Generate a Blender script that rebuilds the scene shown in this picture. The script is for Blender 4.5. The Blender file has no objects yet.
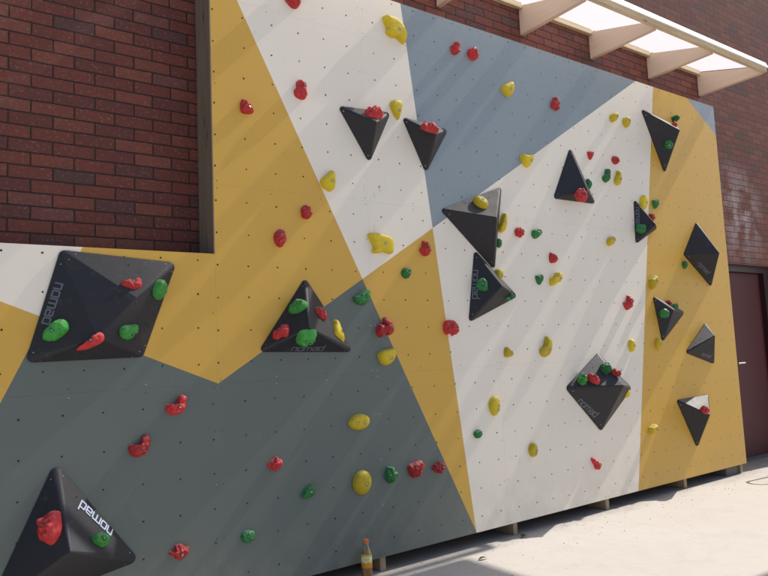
import bpy, bmesh, math, random
from mathutils import Vector, Matrix, noise
from mathutils.bvhtree import BVHTree

# Units are metres.  X runs along the climbing wall, Y into the building, Z up.
# Y = 0 is the painted front of the climbing wall, Z = 0 the pavement.
R = math.radians
scene = bpy.context.scene
col = scene.collection

# ------------------------------------------------------------------ helpers
def link(name, me, mats=None, parent=None):
    o = bpy.data.objects.new(name, me)
    col.objects.link(o)
    if mats is not None and me is not None:
        for m in (mats if isinstance(mats, (list, tuple)) else [mats]):
            me.materials.append(m)
    if parent is not None:
        o.parent = parent
    return o

def tag(o, label, cat, group=None, kind=None):
    if label: o['label'] = label
    if cat: o['category'] = cat
    if group: o['group'] = group
    if kind: o['kind'] = kind
    return o

def thing(name, label, cat, loc=(0, 0, 0), group=None):
    o = bpy.data.objects.new(name, None)
    o.empty_display_size = 0.1
    o.location = loc
    col.objects.link(o)
    return tag(o, label, cat, group)

def to_mesh(name, bm, smooth=False):
    bmesh.ops.recalc_face_normals(bm, faces=bm.faces)
    me = bpy.data.meshes.new(name)
    bm.to_mesh(me); bm.free()
    if smooth:
        for p in me.polygons: p.use_smooth = True
    return me

def add_box(bm, x0, x1, y0, y1, z0, z1, mi=0):
    v = [bm.verts.new(c) for c in ((x0,y0,z0),(x1,y0,z0),(x1,y1,z0),(x0,y1,z0),(x0,y0,z1),(x1,y0,z1),(x1,y1,z1),(x0,y1,z1))]
    for f in ((0,1,2,3),(4,7,6,5),(0,4,5,1),(1,5,6,2),(2,6,7,3),(3,7,4,0)):
        bm.faces.new([v[i] for i in f]).material_index = mi
    return v

def box(name, x0, x1, y0, y1, z0, z1, mat, parent, bev=0.002):
    bm = bmesh.new(); add_box(bm, x0, x1, y0, y1, z0, z1)
    if bev:
        bmesh.ops.bevel(bm, geom=list(bm.edges), offset=bev, segments=2, affect='EDGES', profile=.6)
    return link(name, to_mesh(name, bm), mat, parent)

def tube_bm(bm, pts, r, n=10, closed=False):
    rings = []
    for i, p in enumerate(pts):
        p = Vector(p)
        a = Vector(pts[max(i-1, 0)]); b = Vector(pts[min(i+1, len(pts)-1)])
        t = (b - a).normalized()
        s = t.orthogonal().normalized() if i == 0 else (s - t * s.dot(t)).normalized()
        q = t.cross(s)
        rings.append([bm.verts.new(p + (s*math.cos(k*math.tau/n) + q*math.sin(k*math.tau/n))*r) for k in range(n)])
    for a, b in zip(rings, rings[1:]):
        for k in range(n):
            bm.faces.new((a[k], a[(k+1)%n], b[(k+1)%n], b[k]))
    bm.faces.new(rings[0]); bm.faces.new(rings[-1])

def lathe_bm(bm, prof, n=28):
    rings = [[bm.verts.new((r*math.cos(k*math.tau/n), r*math.sin(k*math.tau/n), z)) for k in range(n)] for r, z in prof]
    for a, b in zip(rings, rings[1:]):
        for k in range(n):
            bm.faces.new((a[k], a[(k+1)%n], b[(k+1)%n], b[k]))
    bm.faces.new(rings[0]); bm.faces.new(rings[-1])

# ---------------------------------------------------------------- materials
class NT:
    def __init__(self, name):
        self.m = bpy.data.materials.new(name); self.m.use_nodes = True
        self.t = self.m.node_tree; self.n = self.t.nodes; self.l = self.t.links
        self.b = self.n['Principled BSDF']; self.out = self.n['Material Output']
        self.tc = None
    def node(self, typ, **kw):
        x = self.n.new(typ)
        for k, v in kw.items():
            if k in x.inputs: x.inputs[k].default_value = v
            else: setattr(x, k, v)
        return x
    def link(self, a, b): self.l.new(a, b)
    def coord(self, kind='Object'):
        if self.tc is None: self.tc = self.node('ShaderNodeTexCoord')
        return self.tc.outputs[kind]
    def noise(self, scale, detail=4, rough=.55, vec=None, kind='Object'):
        x = self.node('ShaderNodeTexNoise', Scale=scale, Detail=detail, Roughness=rough)
        self.link(vec or self.coord(kind), x.inputs['Vector']); return x.outputs['Fac']
    def ramp(self, fac, stops, interp='LINEAR'):
        x = self.node('ShaderNodeValToRGB'); x.color_ramp.interpolation = interp
        e = x.color_ramp.elements
        while len(e) < len(stops): e.new(.5)
        for el, (p, c) in zip(e, stops):
            el.position = p; el.color = (c, c, c, 1) if isinstance(c, (int, float)) else (*c, 1)
        self.link(fac, x.inputs['Fac']); return x.outputs['Color']
    def mix(self, fac, a, b, mode='MIX'):
        x = self.node('ShaderNodeMix', data_type='RGBA', blend_type=mode)
        for s, v in ((x.inputs[0], fac), (x.inputs[6], a), (x.inputs[7], b)):
            if hasattr(v, 'is_output'): self.link(v, s)
            else: s.default_value = v if isinstance(v, (int, float)) else (*v, 1)
        return x.outputs[2]
    def math(self, op, a, b=0.):
        x = self.node('ShaderNodeMath', operation=op)
        for s, v in ((x.inputs[0], a), (x.inputs[1], b)):
            if hasattr(v, 'is_output'): self.link(v, s)
            else: s.default_value = v
        return x.outputs[0]
    def bump(self, h, strength, dist=.01):
        x = self.node('ShaderNodeBump', Strength=strength, Distance=dist)
        self.link(h, x.inputs['Height'])
        if self.b.inputs['Normal'].is_linked:
            self.link(self.b.inputs['Normal'].links[0].from_socket, x.inputs['Normal'])
        self.link(x.outputs[0], self.b.inputs['Normal']); return self
    def base(self, c):
        if hasattr(c, 'is_output'): self.link(c, self.b.inputs['Base Color'])
        else: self.b.inputs['Base Color'].default_value = (*c, 1)
        return self
    def rough(self, c):
        if hasattr(c, 'is_output'): self.link(c, self.b.inputs['Roughness'])
        else: self.b.inputs['Roughness'].default_value = c
        return self

def plain(name, c, rough=.5, metallic=0., var=.12, scale=30, bump=.1):
    t = NT(name); n = t.noise(scale)
    t.base(t.mix(n, tuple(x*(1-var) for x in c), tuple(min(1, x*(1+var)) for x in c))).rough(rough)
    t.b.inputs['Metallic'].default_value = metallic
    if bump: t.bump(n, bump, .003)
    return t.m

def paint(name, c, rough=.42):
    """Rolled paint on plywood: fine roller stipple, faint grain, rubbed chalk and shoe scuffs."""
    t = NT(name)
    big = t.noise(1.3, 3); mid = t.noise(9, 5, .6); fine = t.noise(420, 2)
    mp = t.node('ShaderNodeMapping'); mp.inputs['Scale'].default_value = (26, 26, 1.4)
    t.link(t.coord(), mp.inputs['Vector'])
    grain = t.noise(3, 5, .6, mp.outputs[0])
    c1 = t.mix(big, tuple(x*.93 for x in c), tuple(min(1, x*1.05) for x in c))
    c2 = t.mix(t.math('MULTIPLY', t.ramp(mid, [(.58, 0), (.75, 1)]), .05), c1, tuple(x*.62 for x in c))
    c3 = t.mix(t.math('MULTIPLY', t.ramp(t.noise(5.5, 6, .7), [(.6, 0), (.74, 1)]), .045), c2, (.75, .74, .7))
    mp2 = t.node('ShaderNodeMapping'); mp2.inputs['Scale'].default_value = (16, 16, 5); mp2.inputs['Rotation'].default_value = (0, .5, 0)
    t.link(t.coord(), mp2.inputs['Vector'])
    sc = t.noise(1.2, 5, .7, mp2.outputs[0])
    c3 = t.mix(t.math('MULTIPLY', t.math('MULTIPLY', t.ramp(sc, [(.60, 0), (.70, 1)]), t.ramp(t.noise(2.1, 2), [(.48, 0), (.62, 1)])), .22), c3, (.10, .09, .085))
    sz = t.node('ShaderNodeSeparateXYZ'); t.link(t.coord(), sz.inputs[0])
    dirt = t.math('MULTIPLY', t.ramp(sz.outputs['Z'], [(.10, 1), (.55, 0)]), t.ramp(t.noise(7, 6, .7), [(.35, 0), (.7, 1)]))
    c3 = t.mix(t.math('MULTIPLY', dirt, .28), c3, (.30, .26, .21))
    t.base(c3)
    t.rough(t.ramp(mid, [(.3, rough-.01), (.7, rough+.05)]))
    t.bump(grain, .03, .004).bump(fine, .06, .001)
    return t.m

M = {}
M['white'] = paint('white_wall_paint', (.83, .768, .668))
M['yellow'] = paint('ochre_wall_paint', (.64, .378, .058))
M['grey'] = paint('slate_grey_wall_paint', (.110, .136, .127))
M['blue'] = paint('sky_sheen_slate_paint', (.238, .288, .325), .27)  # slate paint again, sky sheen painted in as a bluer, lighter colour
M['ply'] = plain('plywood_edge', (.55, .44, .30), .7, var=.25, scale=60)
M['hole'] = plain('dark_threaded_hole', (.02, .018, .016), .8, bump=0)
M['screw'] = plain('zinc_screw', (.45, .45, .46), .35, metallic=1)
M['stud'] = None

def wood(name, c, rough=.6, axis=0, knots=True, lo=.72, hi=1.15):
    t = NT(name)
    mp = t.node('ShaderNodeMapping'); s = [38, 38, 38]; s[axis] = 2.2
    mp.inputs['Scale'].default_value = s
    t.link(t.coord(), mp.inputs['Vector'])
    g = t.noise(1.0, 6, .65, mp.outputs[0])
    cc = t.mix(t.ramp(g, [(.3, 0), (.7, 1)]), tuple(x*lo for x in c), tuple(min(1, x*hi) for x in c))
    if knots:
        v = t.node('ShaderNodeTexVoronoi', Scale=1.0)
        m2 = t.node('ShaderNodeMapping'); s2 = [9, 9, 9]; s2[axis] = 3.2
        m2.inputs['Scale'].default_value = s2
        t.link(t.coord(), m2.inputs['Vector']); t.link(m2.outputs[0], v.inputs['Vector'])
        cc = t.mix(t.ramp(v.outputs['Distance'], [(.08, .85), (.16, 0)]), cc, tuple(x*.35 for x in c))
    t.base(cc).rough(rough).bump(g, .15, .004)
    return t.m

M['pine'] = wood('pale_pine', (.66, .52, .34))
M['bracket'] = wood('tan_stained_timber', (.70, .53, .40), .65, 1, False, .93, 1.04)
M['stud'] = wood('weathered_stud', (.20, .15, .105), .8, 2)
M['foot'] = wood('raw_timber_block', (.40, .29, .18), .8, 2)

def brick_material():
    t = NT('red_brick')
    sep = t.node('ShaderNodeSeparateXYZ'); t.link(t.coord(), sep.inputs[0])
    cmb = t.node('ShaderNodeCombineXYZ')
    wob = t.math('MULTIPLY', t.math('SUBTRACT', t.noise(7, 3), .5), .006)
    t.link(t.math('ADD', t.math('ADD', sep.outputs['X'], .0), wob), cmb.inputs[0])
    t.link(t.math('ADD', t.math('ADD', sep.outputs['Z'], .004), wob), cmb.inputs[1])
    def br(c1, c2, mort, ms):
        b = t.node('ShaderNodeTexBrick', offset=.5, offset_frequency=2, squash=1.)
        for k, v in (('Color1', c1), ('Color2', c2), ('Mortar', mort)): b.inputs[k].default_value = (*v, 1)
        for k, v in (('Scale', 1.), ('Mortar Size', ms), ('Mortar Smooth', .25), ('Bias', 0.), ('Brick Width', .225), ('Row Height', .0757)): b.inputs[k].default_value = v
        t.link(cmb.outputs[0], b.inputs['Vector']); return b
    b = br((0, 0, 0), (1, 1, 1), (.5, .5, .5), .0050)
    tone = t.ramp(b.outputs['Color'], [(0., (.090, .044, .042)), (.10, (.118, .038, .031)), (.35, (.142, .040, .030)), (.65, (.165, .046, .032)), (.9, (.195, .061, .040)), (1., (.155, .056, .048))])
    st = t.noise(16, 6, .7)
    tone = t.mix(t.math('MULTIPLY', t.ramp(st, [(.33, 1), (.58, 0)]), .32), tone, (.095, .036, .034))
    tone = t.mix(t.math('MULTIPLY', t.ramp(t.noise(60, 3), [(.55, 0), (.75, 1)]), .30), tone, (.42, .24, .19))
    # reflected window light painted as paler bricks above the door
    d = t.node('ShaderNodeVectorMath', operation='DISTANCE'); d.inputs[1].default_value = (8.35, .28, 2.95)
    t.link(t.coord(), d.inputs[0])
    reflected_light = t.math('MULTIPLY', t.ramp(d.outputs['Value'], [(.15, 1), (.75, 0)]), t.ramp(t.noise(4.5, 4, .6), [(.42, 0), (.6, 1)]))
    tone = t.mix(t.math('MULTIPLY', reflected_light, .55), tone, (.52, .46, .47))
    mort = t.mix(t.noise(30), (.024, .013, .011), (.044, .026, .021))
    t.base(t.mix(b.outputs['Fac'], tone, mort)).rough(.78)
    t.b.inputs['Specular IOR Level'].default_value = .35
    h = t.math('SUBTRACT', t.math('MULTIPLY', st, .25), b.outputs['Fac'])
    t.bump(h, .8, .006).bump(t.noise(220, 3), .25, .002)
    return t.m
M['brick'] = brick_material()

def ground_material():
    t = NT('worn_pale_paving')
    v = t.node('ShaderNodeTexVoronoi', Scale=170.); t.link(t.coord(), v.inputs['Vector'])
    spk = t.noise(300, 3, .7); big = t.noise(.9, 5, .6); mid = t.noise(6, 6, .65)
    c = t.mix(big, (.53, .482, .432), (.60, .548, .494))
    c = t.mix(t.math('MULTIPLY', t.ramp(mid, [(.45, 0), (.7, 1)]), .16), c, (.40, .36, .32))
    c = t.mix(t.math('MULTIPLY', t.ramp(spk, [(.52, 0), (.66, 1)]), .25), c, (.20, .18, .17))
    c = t.mix(t.math('MULTIPLY', t.ramp(v.outputs['Distance'], [(.0, 1), (.25, 0)]), .4), c, (.66, .62, .57))
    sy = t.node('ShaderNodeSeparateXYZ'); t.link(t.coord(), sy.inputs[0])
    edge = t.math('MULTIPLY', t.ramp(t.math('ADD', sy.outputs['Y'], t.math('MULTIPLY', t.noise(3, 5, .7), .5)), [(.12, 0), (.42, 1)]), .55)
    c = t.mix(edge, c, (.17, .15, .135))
    cr = t.node('ShaderNodeTexVoronoi', Scale=.55, feature='DISTANCE_TO_EDGE')
    wv = t.node('ShaderNodeVectorMath', operation='ADD'); nz = t.node('ShaderNodeTexNoise', Scale=2.5, Detail=5.)
    t.link(t.coord(), nz.inputs['Vector']); t.link(t.coord(), wv.inputs[0]); t.link(nz.outputs['Color'], wv.inputs[1]); t.link(wv.outputs[0], cr.inputs['Vector'])
    crack = t.ramp(cr.outputs['Distance'], [(.0, 1), (.006, 0)])
    c = t.mix(t.math('MULTIPLY', crack, .10), c, (.2, .18, .16))
    c = t.mix(t.math('MULTIPLY', t.ramp(t.noise(2.2, 4, .6), [(.58, 0), (.78, 1)]), .14), c, (.25, .22, .20))
    t.base(c).rough(.86)
    t.bump(spk, .35, .004).bump(mid, .25, .01).bump(v.outputs['Distance'], .2, .003)
    return t.m
M['ground'] = ground_material()

def plastic(name, c, rough=.5, var=.2, chalk=.18):
    t = NT(name)
    n = t.noise(22, 5, .6); f = t.noise(330, 3, .7)
    a = t.mix(n, tuple(x*(1-var) for x in c), tuple(min(1, x*(1+var)) for x in c))
    a = t.mix(t.math('MULTIPLY', t.ramp(t.noise(45, 4, .65), [(.55, 0), (.75, 1)]), chalk), a, (.75, .72, .68))
    oi = t.node('ShaderNodeObjectInfo')
    a = t.mix(1., a, t.ramp(oi.outputs['Random'], [(0., .70), (1., 1.12)]), 'MULTIPLY')
    gm = t.node('ShaderNodeNewGeometry'); sp = t.node('ShaderNodeSeparateXYZ'); t.link(gm.outputs['Normal'], sp.inputs[0])
    dust_sheen = t.math('MULTIPLY', t.ramp(sp.outputs['Z'], [(.45, 0), (.95, 1)]), t.ramp(t.noise(60, 4, .7), [(.35, 0), (.7, 1)]))
    a = t.mix(t.math('MULTIPLY', dust_sheen, .3), a, (.70, .67, .62))
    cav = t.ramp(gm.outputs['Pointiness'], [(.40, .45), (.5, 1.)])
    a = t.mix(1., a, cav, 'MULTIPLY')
    t.base(a).rough(t.ramp(n, [(.3, rough-.08), (.7, rough+.1)]))
    t.b.inputs['Specular IOR Level'].default_value = .35
    t.bump(f, .55, .0035).bump(t.noise(90, 4, .6), .35, .004)
    return t.m
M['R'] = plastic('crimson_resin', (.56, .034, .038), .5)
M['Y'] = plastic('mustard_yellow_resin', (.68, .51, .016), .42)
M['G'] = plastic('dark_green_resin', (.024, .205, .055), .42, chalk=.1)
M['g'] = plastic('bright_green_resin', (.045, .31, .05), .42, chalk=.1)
M['bolt'] = plain('steel_bolt', (.6, .6, .6), .3, metallic=1, bump=0)

def volume_material():
    t = NT('black_textured_plastic')
    n = t.noise(5, 6, .65); f = t.noise(260, 3, .7)
    c = t.mix(n, (.010, .010, .015), (.021, .021, .028))
    c = t.mix(t.math('MULTIPLY', t.ramp(t.noise(11, 6, .72), [(.58, 0), (.74, 1)]), .09), c, (.40, .39, .42))
    c = t.mix(t.math('MULTIPLY', t.ramp(t.noise(75, 3, .7), [(.66, 0), (.76, 1)]), .10), c, (.45, .44, .46))
    gm = t.node('ShaderNodeNewGeometry'); sp = t.node('ShaderNodeSeparateXYZ'); t.link(gm.outputs['Normal'], sp.inputs[0])
    dust_sheen = t.math('MULTIPLY', t.ramp(sp.outputs['Z'], [(.35, 0), (.85, 1)]), t.ramp(t.noise(14, 6, .7), [(.25, .35), (.7, 1)]))  # up-facing sides painted paler for their sheen in grazing sun
    c = t.mix(t.math('MULTIPLY', dust_sheen, .08), c, (.42, .41, .43))
    t.base(c).rough(t.ramp(n, [(.3, .46), (.7, .62)]))
    t.b.inputs['Specular IOR Level'].default_value = .42
    t.bump(f, .45, .002)
    return t.m
M['volume'] = volume_material()
M['logo'] = plain('pale_blue_grey_print', (.12, .135, .17), .45, bump=0)
M['logo_sunlit'] = plain('sunlit_blue_print', (.50, .58, .74), .4, bump=0)  # same print in a lighter colour, sunlight painted into this copy
M['trim'] = plain('white_glazing_trim', (.82, .82, .80), .35, bump=.02)
M['door'] = plain('maroon_door_paint', (.085, .010, .014), .55, var=.1, scale=8, bump=.05)
M['frame'] = plain('dark_maroon_frame_paint', (.028, .009, .012), .45, var=.15, scale=12)
M['metal'] = plain('brushed_steel', (.55, .55, .53), .32, metallic=1, bump=0)
M['galv'] = plain('dark_galvanised_steel', (.22, .22, .23), .45, metallic=1, bump=.05)
M['concrete'] = plain('grey_concrete_block', (.16, .155, .15), .9, var=.3, scale=40, bump=.4)
M['leaf'] = plain('dry_brown_leaf', (.075, .045, .025), .8, var=.3)

def sheet_material():
    t = NT('clear_ribbed_polycarbonate')
    tr = t.node('ShaderNodeBsdfTransparent'); tr.inputs[0].default_value = (.54, .53, .51, 1)
    tl = t.node('ShaderNodeBsdfTranslucent'); tl.inputs[0].default_value = (.62, .62, .64, 1)
    ad = t.node('ShaderNodeAddShader')
    t.link(tr.outputs[0], ad.inputs[0]); t.link(tl.outputs[0], ad.inputs[1])
    t.link(ad.outputs[0], t.out.inputs['Surface'])
    return t.m
M['sheet'] = sheet_material()

# ------------------------------------------------------------------ setting
bm = bmesh.new()
v = [bm.verts.new(c) for c in ((-400, -400, 0), (400, -400, 0), (400, 400, 0), (-400, 400, 0))]
bm.faces.new(v)
tag(link('pavement', to_mesh('pavement', bm), M['ground']), 'pale worn paving in front of the climbing wall', None, kind='structure')

# brick building: wall with a door opening
DX0, DX1, DZ = 7.98, 9.22, 2.33
WY = .28
building = thing('brick_building', 'dark red brick building behind the climbing wall', 'building', (6, WY, 0))
bm = bmesh.new()
def quad(bm, pts, mi=0):
    f = bm.faces.new([bm.verts.new(p) for p in pts]); f.material_index = mi; return f
for x0, x1, z0, z1 in ((-6, DX0, 0, 10), (DX1, 16, 0, 10), (DX0, DX1, DZ, 10)):
    quad(bm, ((x0, WY, z0), (x1, WY, z0), (x1, WY, z1), (x0, WY, z1)))
RC = .17
quad(bm, ((DX0, WY, 0), (DX0, WY, DZ), (DX0, WY+RC, DZ), (DX0, WY+RC, 0)))
quad(bm, ((DX1, WY, 0), (DX1, WY+RC, 0), (DX1, WY+RC, DZ), (DX1, WY, DZ)))
quad(bm, ((DX0, WY, DZ), (DX1, WY, DZ), (DX1, WY+RC, DZ), (DX0, WY+RC, DZ)))
quad(bm, ((-6, 6, 0), (-6, WY, 0), (-6, WY, 10), (-6, 6, 10)))
quad(bm, ((-6, WY, 10), (16, WY, 10), (16, 6, 10), (-6, 6, 10)))
quad(bm, ((16, WY, 0), (16, 6, 0), (16, 6, 10), (16, WY, 10)))
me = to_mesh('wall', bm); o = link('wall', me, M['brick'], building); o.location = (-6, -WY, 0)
# unseen brick pillar added right of the door for its shade
bm = bmesh.new(); add_box(bm, 9.62, 10.1, -.16, WY-.002, 0, 2.45)
o = link('shade_pier', to_mesh('shade_pier', bm), M['brick'], building); o.location = (-6, -WY, 0)
# unseen flat roof on posts, added outside the right edge to shade the paving
shade_roof = thing('shade_roof', 'added unseen roof on posts right of the picture, its soft shadow on the near paving', 'shade_roof', (8.86, -2, 0))
bm = bmesh.new(); add_box(bm, -.56, .56, -1.3, 1.28, 6.5, 6.66); link('roof', to_mesh('roof', bm), M['concrete'], shade_roof)  # slab of the added shade roof
for x in (-.4, .35):
    bm = bmesh.new(); add_box(bm, x-.12, x+.12, -.42, -.10, 0, 6.498); link('shade_post', to_mesh('shade_post', bm), M['concrete'], shade_roof)
# door lintel strip, frame and leaf
fr = bmesh.new()
add_box(fr, DX0, DX0+.07, WY+.06, WY+RC, 0, DZ)
add_box(fr, DX1-.27, DX1, WY+.06, WY+RC, 0, DZ)
add_box(fr, DX0+.07, DX1-.27, WY+.06, WY+RC, DZ-.08, DZ)
o = link('door_frame', to_mesh('door_frame', fr), M['frame'], building); o.location = (-6, -WY, 0)
dr = bmesh.new()
add_box(dr, DX0+.074, DX1-.274, WY+.115, WY+.16, .02, DZ-.084)
bmesh.ops.bevel(dr, geom=list(dr.edges), offset=.003, segments=2, affect='EDGES')
door = link('door', to_mesh('door', dr), M['door'], building); door.location = (-6, -WY, 0)
hb = bmesh.new()
HX, HY, HZ = DX0+.175, WY+.115, 1.14
add_box(hb, HX-.022, HX+.022, HY-.008, HY+.001, HZ-.09, HZ+.08)
bmesh.ops.bevel(hb, geom=list(hb.edges), offset=.003, segments=2, affect='EDGES')
tube_bm(hb, [(HX, HY-.006, HZ), (HX, HY-.05, HZ), (HX+.012, HY-.058, HZ), (HX+.12, HY-.058, HZ)], .0105, 12)
link('door_handle', to_mesh('door_handle', hb, False), M['metal'], door)
lk = bmesh.new()
tube_bm(lk, [(HX, HY-.014, HZ+.17), (HX, HY+.001, HZ+.17)], .024, 16)
link('lock', to_mesh('lock', lk), M['metal'], door)
th = bmesh.new(); add_box(th, DX0+.002, DX1-.002, WY+.03, WY+RC, .004, .018)
o = link('threshold', to_mesh('threshold', th), M['concrete'], building); o.location = (-6, -WY, 0)

# ------------------------------------------------------------ climbing wall
wall = thing('climbing_wall', 'painted plywood climbing wall in white, ochre and slate angular fields, some slate with sky sheen', 'climbing wall', (4.5, 0, 0))
X0, X1, ZB, ZL, ZT = 1.511, 7.438, .10, 2.082, 4.063
def line(p, q):
    (x0, z0), (x1, z1) = p, q
    a, b = -(z1-z0), (x1-x0); c = -(a*x0 + b*z0)
    return (a, b, c)                    # a*x+b*z+c > 0 on the left of p->q
L1 = line((1.514, 1.313), (5.600, 3.837))
L2 = line((3.479, .109), (3.010, 4.038))
L3 = line((3.479, .109), (1.689, 3.721))
L4 = line((.393, 1.788), (1.514, 1.314))
L5 = line((.414, 1.320), (.775, 2.080))
L6 = line((5.484, .10), (6.239, 3.917))
L7 = line((6.933, 4.040), (7.431, 3.732))
neg = lambda l: (-l[0], -l[1], -l[2])
LX = (1, 0, -X0)
FIELDS = [('yellow', [LX, L1, L3]), ('white', [LX, L1, neg(L3), L2]), ('blue', [LX, L1, neg(L2), L6]),
          ('grey', [LX, neg(L1), L3]), ('yellow', [LX, neg(L1), neg(L3), L2]), ('white', [LX, neg(L1), neg(L2), L6]),
          ('yellow', [LX, neg(L6), neg(L7)]), ('blue', [LX, neg(L6), L7]),
          ('white', [neg(LX), L4, L5]), ('yellow', [neg(LX), L4, neg(L5)]), ('yellow', [neg(LX), neg(L4), L5]), ('grey', [neg(LX), neg(L4), neg(L5)])]
def clip(poly, l):
    out = []
    for i, p in enumerate(poly):
        q = poly[(i+1) % len(poly)]
        dp = l[0]*p[0]+l[1]*p[1]+l[2]; dq = l[0]*q[0]+l[1]*q[1]+l[2]
        if dp >= 0: out.append(p)
        if (dp > 0 and dq < 0) or (dp < 0 and dq > 0):
            s = dp/(dp-dq); out.append((p[0]+(q[0]-p[0])*s, p[1]+(q[1]-p[1])*s))
    return out
COLS_UP = [1.523, 1.726, 1.925, 2.124, 2.319, 2.510, 2.738, 2.926, 3.124, 3.326, 3.521, 3.712, 3.941, 4.152, 4.350, 4.545, 4.743, 4.941, 5.143, 5.342, 5.548, 5.740, 5.940, 6.150, 6.36, 6.56, 6.76, 6.96, 7.16, 7.36]
COLS_LEFT_UP = [-.8, -.6, -.4, -.2, 0., .205, .397, .584, .784, .986, 1.190, 1.403]
COLS_LOW = [-.92, -.72, -.52, -.32, -.12, .076, .276, .476, .676, .878, 1.080, 1.284, 1.481, 1.680, 1.877, 2.078, 2.274, 2.490, 2.732, 2.950, 3.150, 3.352, 3.549, 3.747, 3.943, 4.142, 4.340, 4.537, 4.735, 4.925, 5.156, 5.372, 5.573, 5.768, 5.966, 6.160, 6.362, 6.557, 6.755, 6.964, 7.160, 7.36]
ROWS = [.212, .410, .601, .797, .996, 1.199, 1.431, 1.622, 1.820, 2.014, 2.211, 2.408, 2.622, 2.820, 3.016, 3.214, 3.411, 3.612, 3.840, 4.034]
ROWS_LEFT = [.212, .410, .601, .797, .996, 1.199, 1.428, 1.643, 1.839, 2.040]
SX = [1.511, 2.632, 3.818, 5.030, 6.245, 7.438]
SZ = [.10, 1.312, 2.508, 3.716, 4.063]
rng = random.Random(4)
def disc(bm, x, z, r, mi, n=10, y=-.0006):
    f = bm.faces.new([bm.verts.new((x + r*math.cos(k*math.tau/n), y, z + r*math.sin(k*math.tau/n))) for k in range(n)])
    f.material_index = mi
MATS = ['white', 'yellow', 'grey', 'blue', 'ply', 'hole', 'screw']
def panel(x0, x1, z0, z1, cols, rows):
    g = .0002
    x0 += g; x1 -= g; z0 += g; z1 -= g
    bm = bmesh.new()
    for name, hp in FIELDS:
        p = [(x0, z0), (x1, z0), (x1, z1), (x0, z1)]
        for l in hp:
            p = clip(p, l)
            if len(p) < 3: break
        if len(p) >= 3:
            quad(bm, [(x, 0., z) for x, z in p], MATS.index(name))
    th = .018
    for a, b in (((x0, z0), (x1, z0)), ((x1, z0), (x1, z1)), ((x1, z1), (x0, z1)), ((x0, z1), (x0, z0))):
        quad(bm, ((a[0], 0, a[1]), (b[0], 0, b[1]), (b[0], th, b[1]), (a[0], th, a[1])), 4)
    quad(bm, ((x0, th, z0), (x0, th, z1), (x1, th, z1), (x1, th, z0)), 4)
    for x in cols:
        if x0 < x < x1:
            for z in rows:
                if z0 < z < z1 and rng.random() > .012:
                    disc(bm, x+rng.uniform(-.004, .004), z+rng.uniform(-.004, .004), rng.uniform(.0048, .0062), 5)
    nx = max(2, int((x1-x0)/.35))
    for zz in (z0+.022, z1-.022):
        for k in range(nx+1):
            disc(bm, x0+.02+(x1-x0-.04)*k/nx, zz, .0032, 5 if rng.random() < .5 else 6, 8)
    for xx in (x0+.02, x1-.02):
        for k in range(1, 4):
            disc(bm, xx, z0+(z1-z0)*k/4+.03, .0032, 5 if rng.random() < .5 else 6, 8)
    me = bpy.data.meshes.new('panel'); bm.to_mesh(me); bm.free()
    o = link('panel', me, [M[m] for m in MATS], wall); o.location = (-4.5, 0, 0)
for i in range(5):
    for j in range(4):
        panel(SX[i], SX[i+1], SZ[j], SZ[j+1], COLS_LOW if j == 0 else COLS_UP, ROWS)
for x0, x1 in ((-1.0, .295), (.295, 1.511)):
    panel(x0, x1, .10, 1.312, COLS_LOW, ROWS_LEFT)
    panel(x0, x1, 1.312, 2.082, COLS_LEFT_UP, ROWS_LEFT)
def wpart(name, bm, mat):
    o = link(name, to_mesh(name, bm), mat, wall); o.location = (-4.5, 0, 0); return o
def stud(x0, x1, z0, z1, y1=.262):
    bm = bmesh.new(); add_box(bm, x0, x1, .0195, y1, z0, z1)
    bmesh.ops.bevel(bm, geom=list(bm.edges), offset=.003, segments=1, affect='EDGES')
    wpart('stud', bm, M['stud'])
for x in (1.513, 2.61, 3.795, 5.007, 6.222, 7.391): stud(x, x+.045, .10, 4.06)
for x in (-.998, .272): stud(x, x+.045, .10, 2.078)
for x0, x1, z in ((1.56, 7.39, 4.012), (-.95, 1.51, 2.03)):
    bm = bmesh.new(); add_box(bm, x0, x1, .0195, .26, z, z+.045); wpart('top_rail', bm, M['stud'])
for x in (-.2, .45, 1.5, 2.655, 3.92, 5.07, 6.30, 7.385):
    bm = bmesh.new(); add_box(bm, x-.024, x+.024, .032, .24, 0, .0985)
    bmesh.ops.bevel(bm, geom=list(bm.edges), offset=.003, segments=1, affect='EDGES')
    wpart('foot', bm, M['foot'])
bm = bmesh.new(); add_box(bm, 7.10, 7.335, .05, .22, 0, .085)
bmesh.ops.bevel(bm, geom=list(bm.edges), offset=.006, segments=2, affect='EDGES')
tag(link('concrete_block', to_mesh('concrete_block', bm), M['concrete']), 'grey concrete block under the right end of the climbing wall', 'block')

# ------------------------------------------------------------------- canopy
can = thing('canopy', 'glazed canopy on tan timber brackets above the climbing wall', 'canopy', (4.6, .28, 4.5))
def cpart(name, bm, mat):
    o = link(name, to_mesh(name, bm), mat, can); o.location = (-4.6, -.28, -4.5); return o
BX = [1.60, 2.60, 3.612, 4.622, 5.642, 6.643, 7.664]
for x in BX:
    bm = bmesh.new()
    prof = ((.2785, 4.330), (.2785, 4.615), (-.437, 4.418), (-.437, 4.336))
    a = [bm.verts.new((x, y, z)) for y, z in prof]; b = [bm.verts.new((x+.045, y, z)) for y, z in prof]
    bm.faces.new(a); bm.faces.new(b[::-1])
    for k in range(4): bm.faces.new((a[k], b[k], b[(k+1)%4], a[(k+1)%4]))
    bmesh.ops.recalc_face_normals(bm, faces=bm.faces)
    bmesh.ops.bevel(bm, geom=list(bm.edges), offset=.003, segments=2, affect='EDGES')
    cpart('bracket', bm, M['bracket'])
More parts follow.
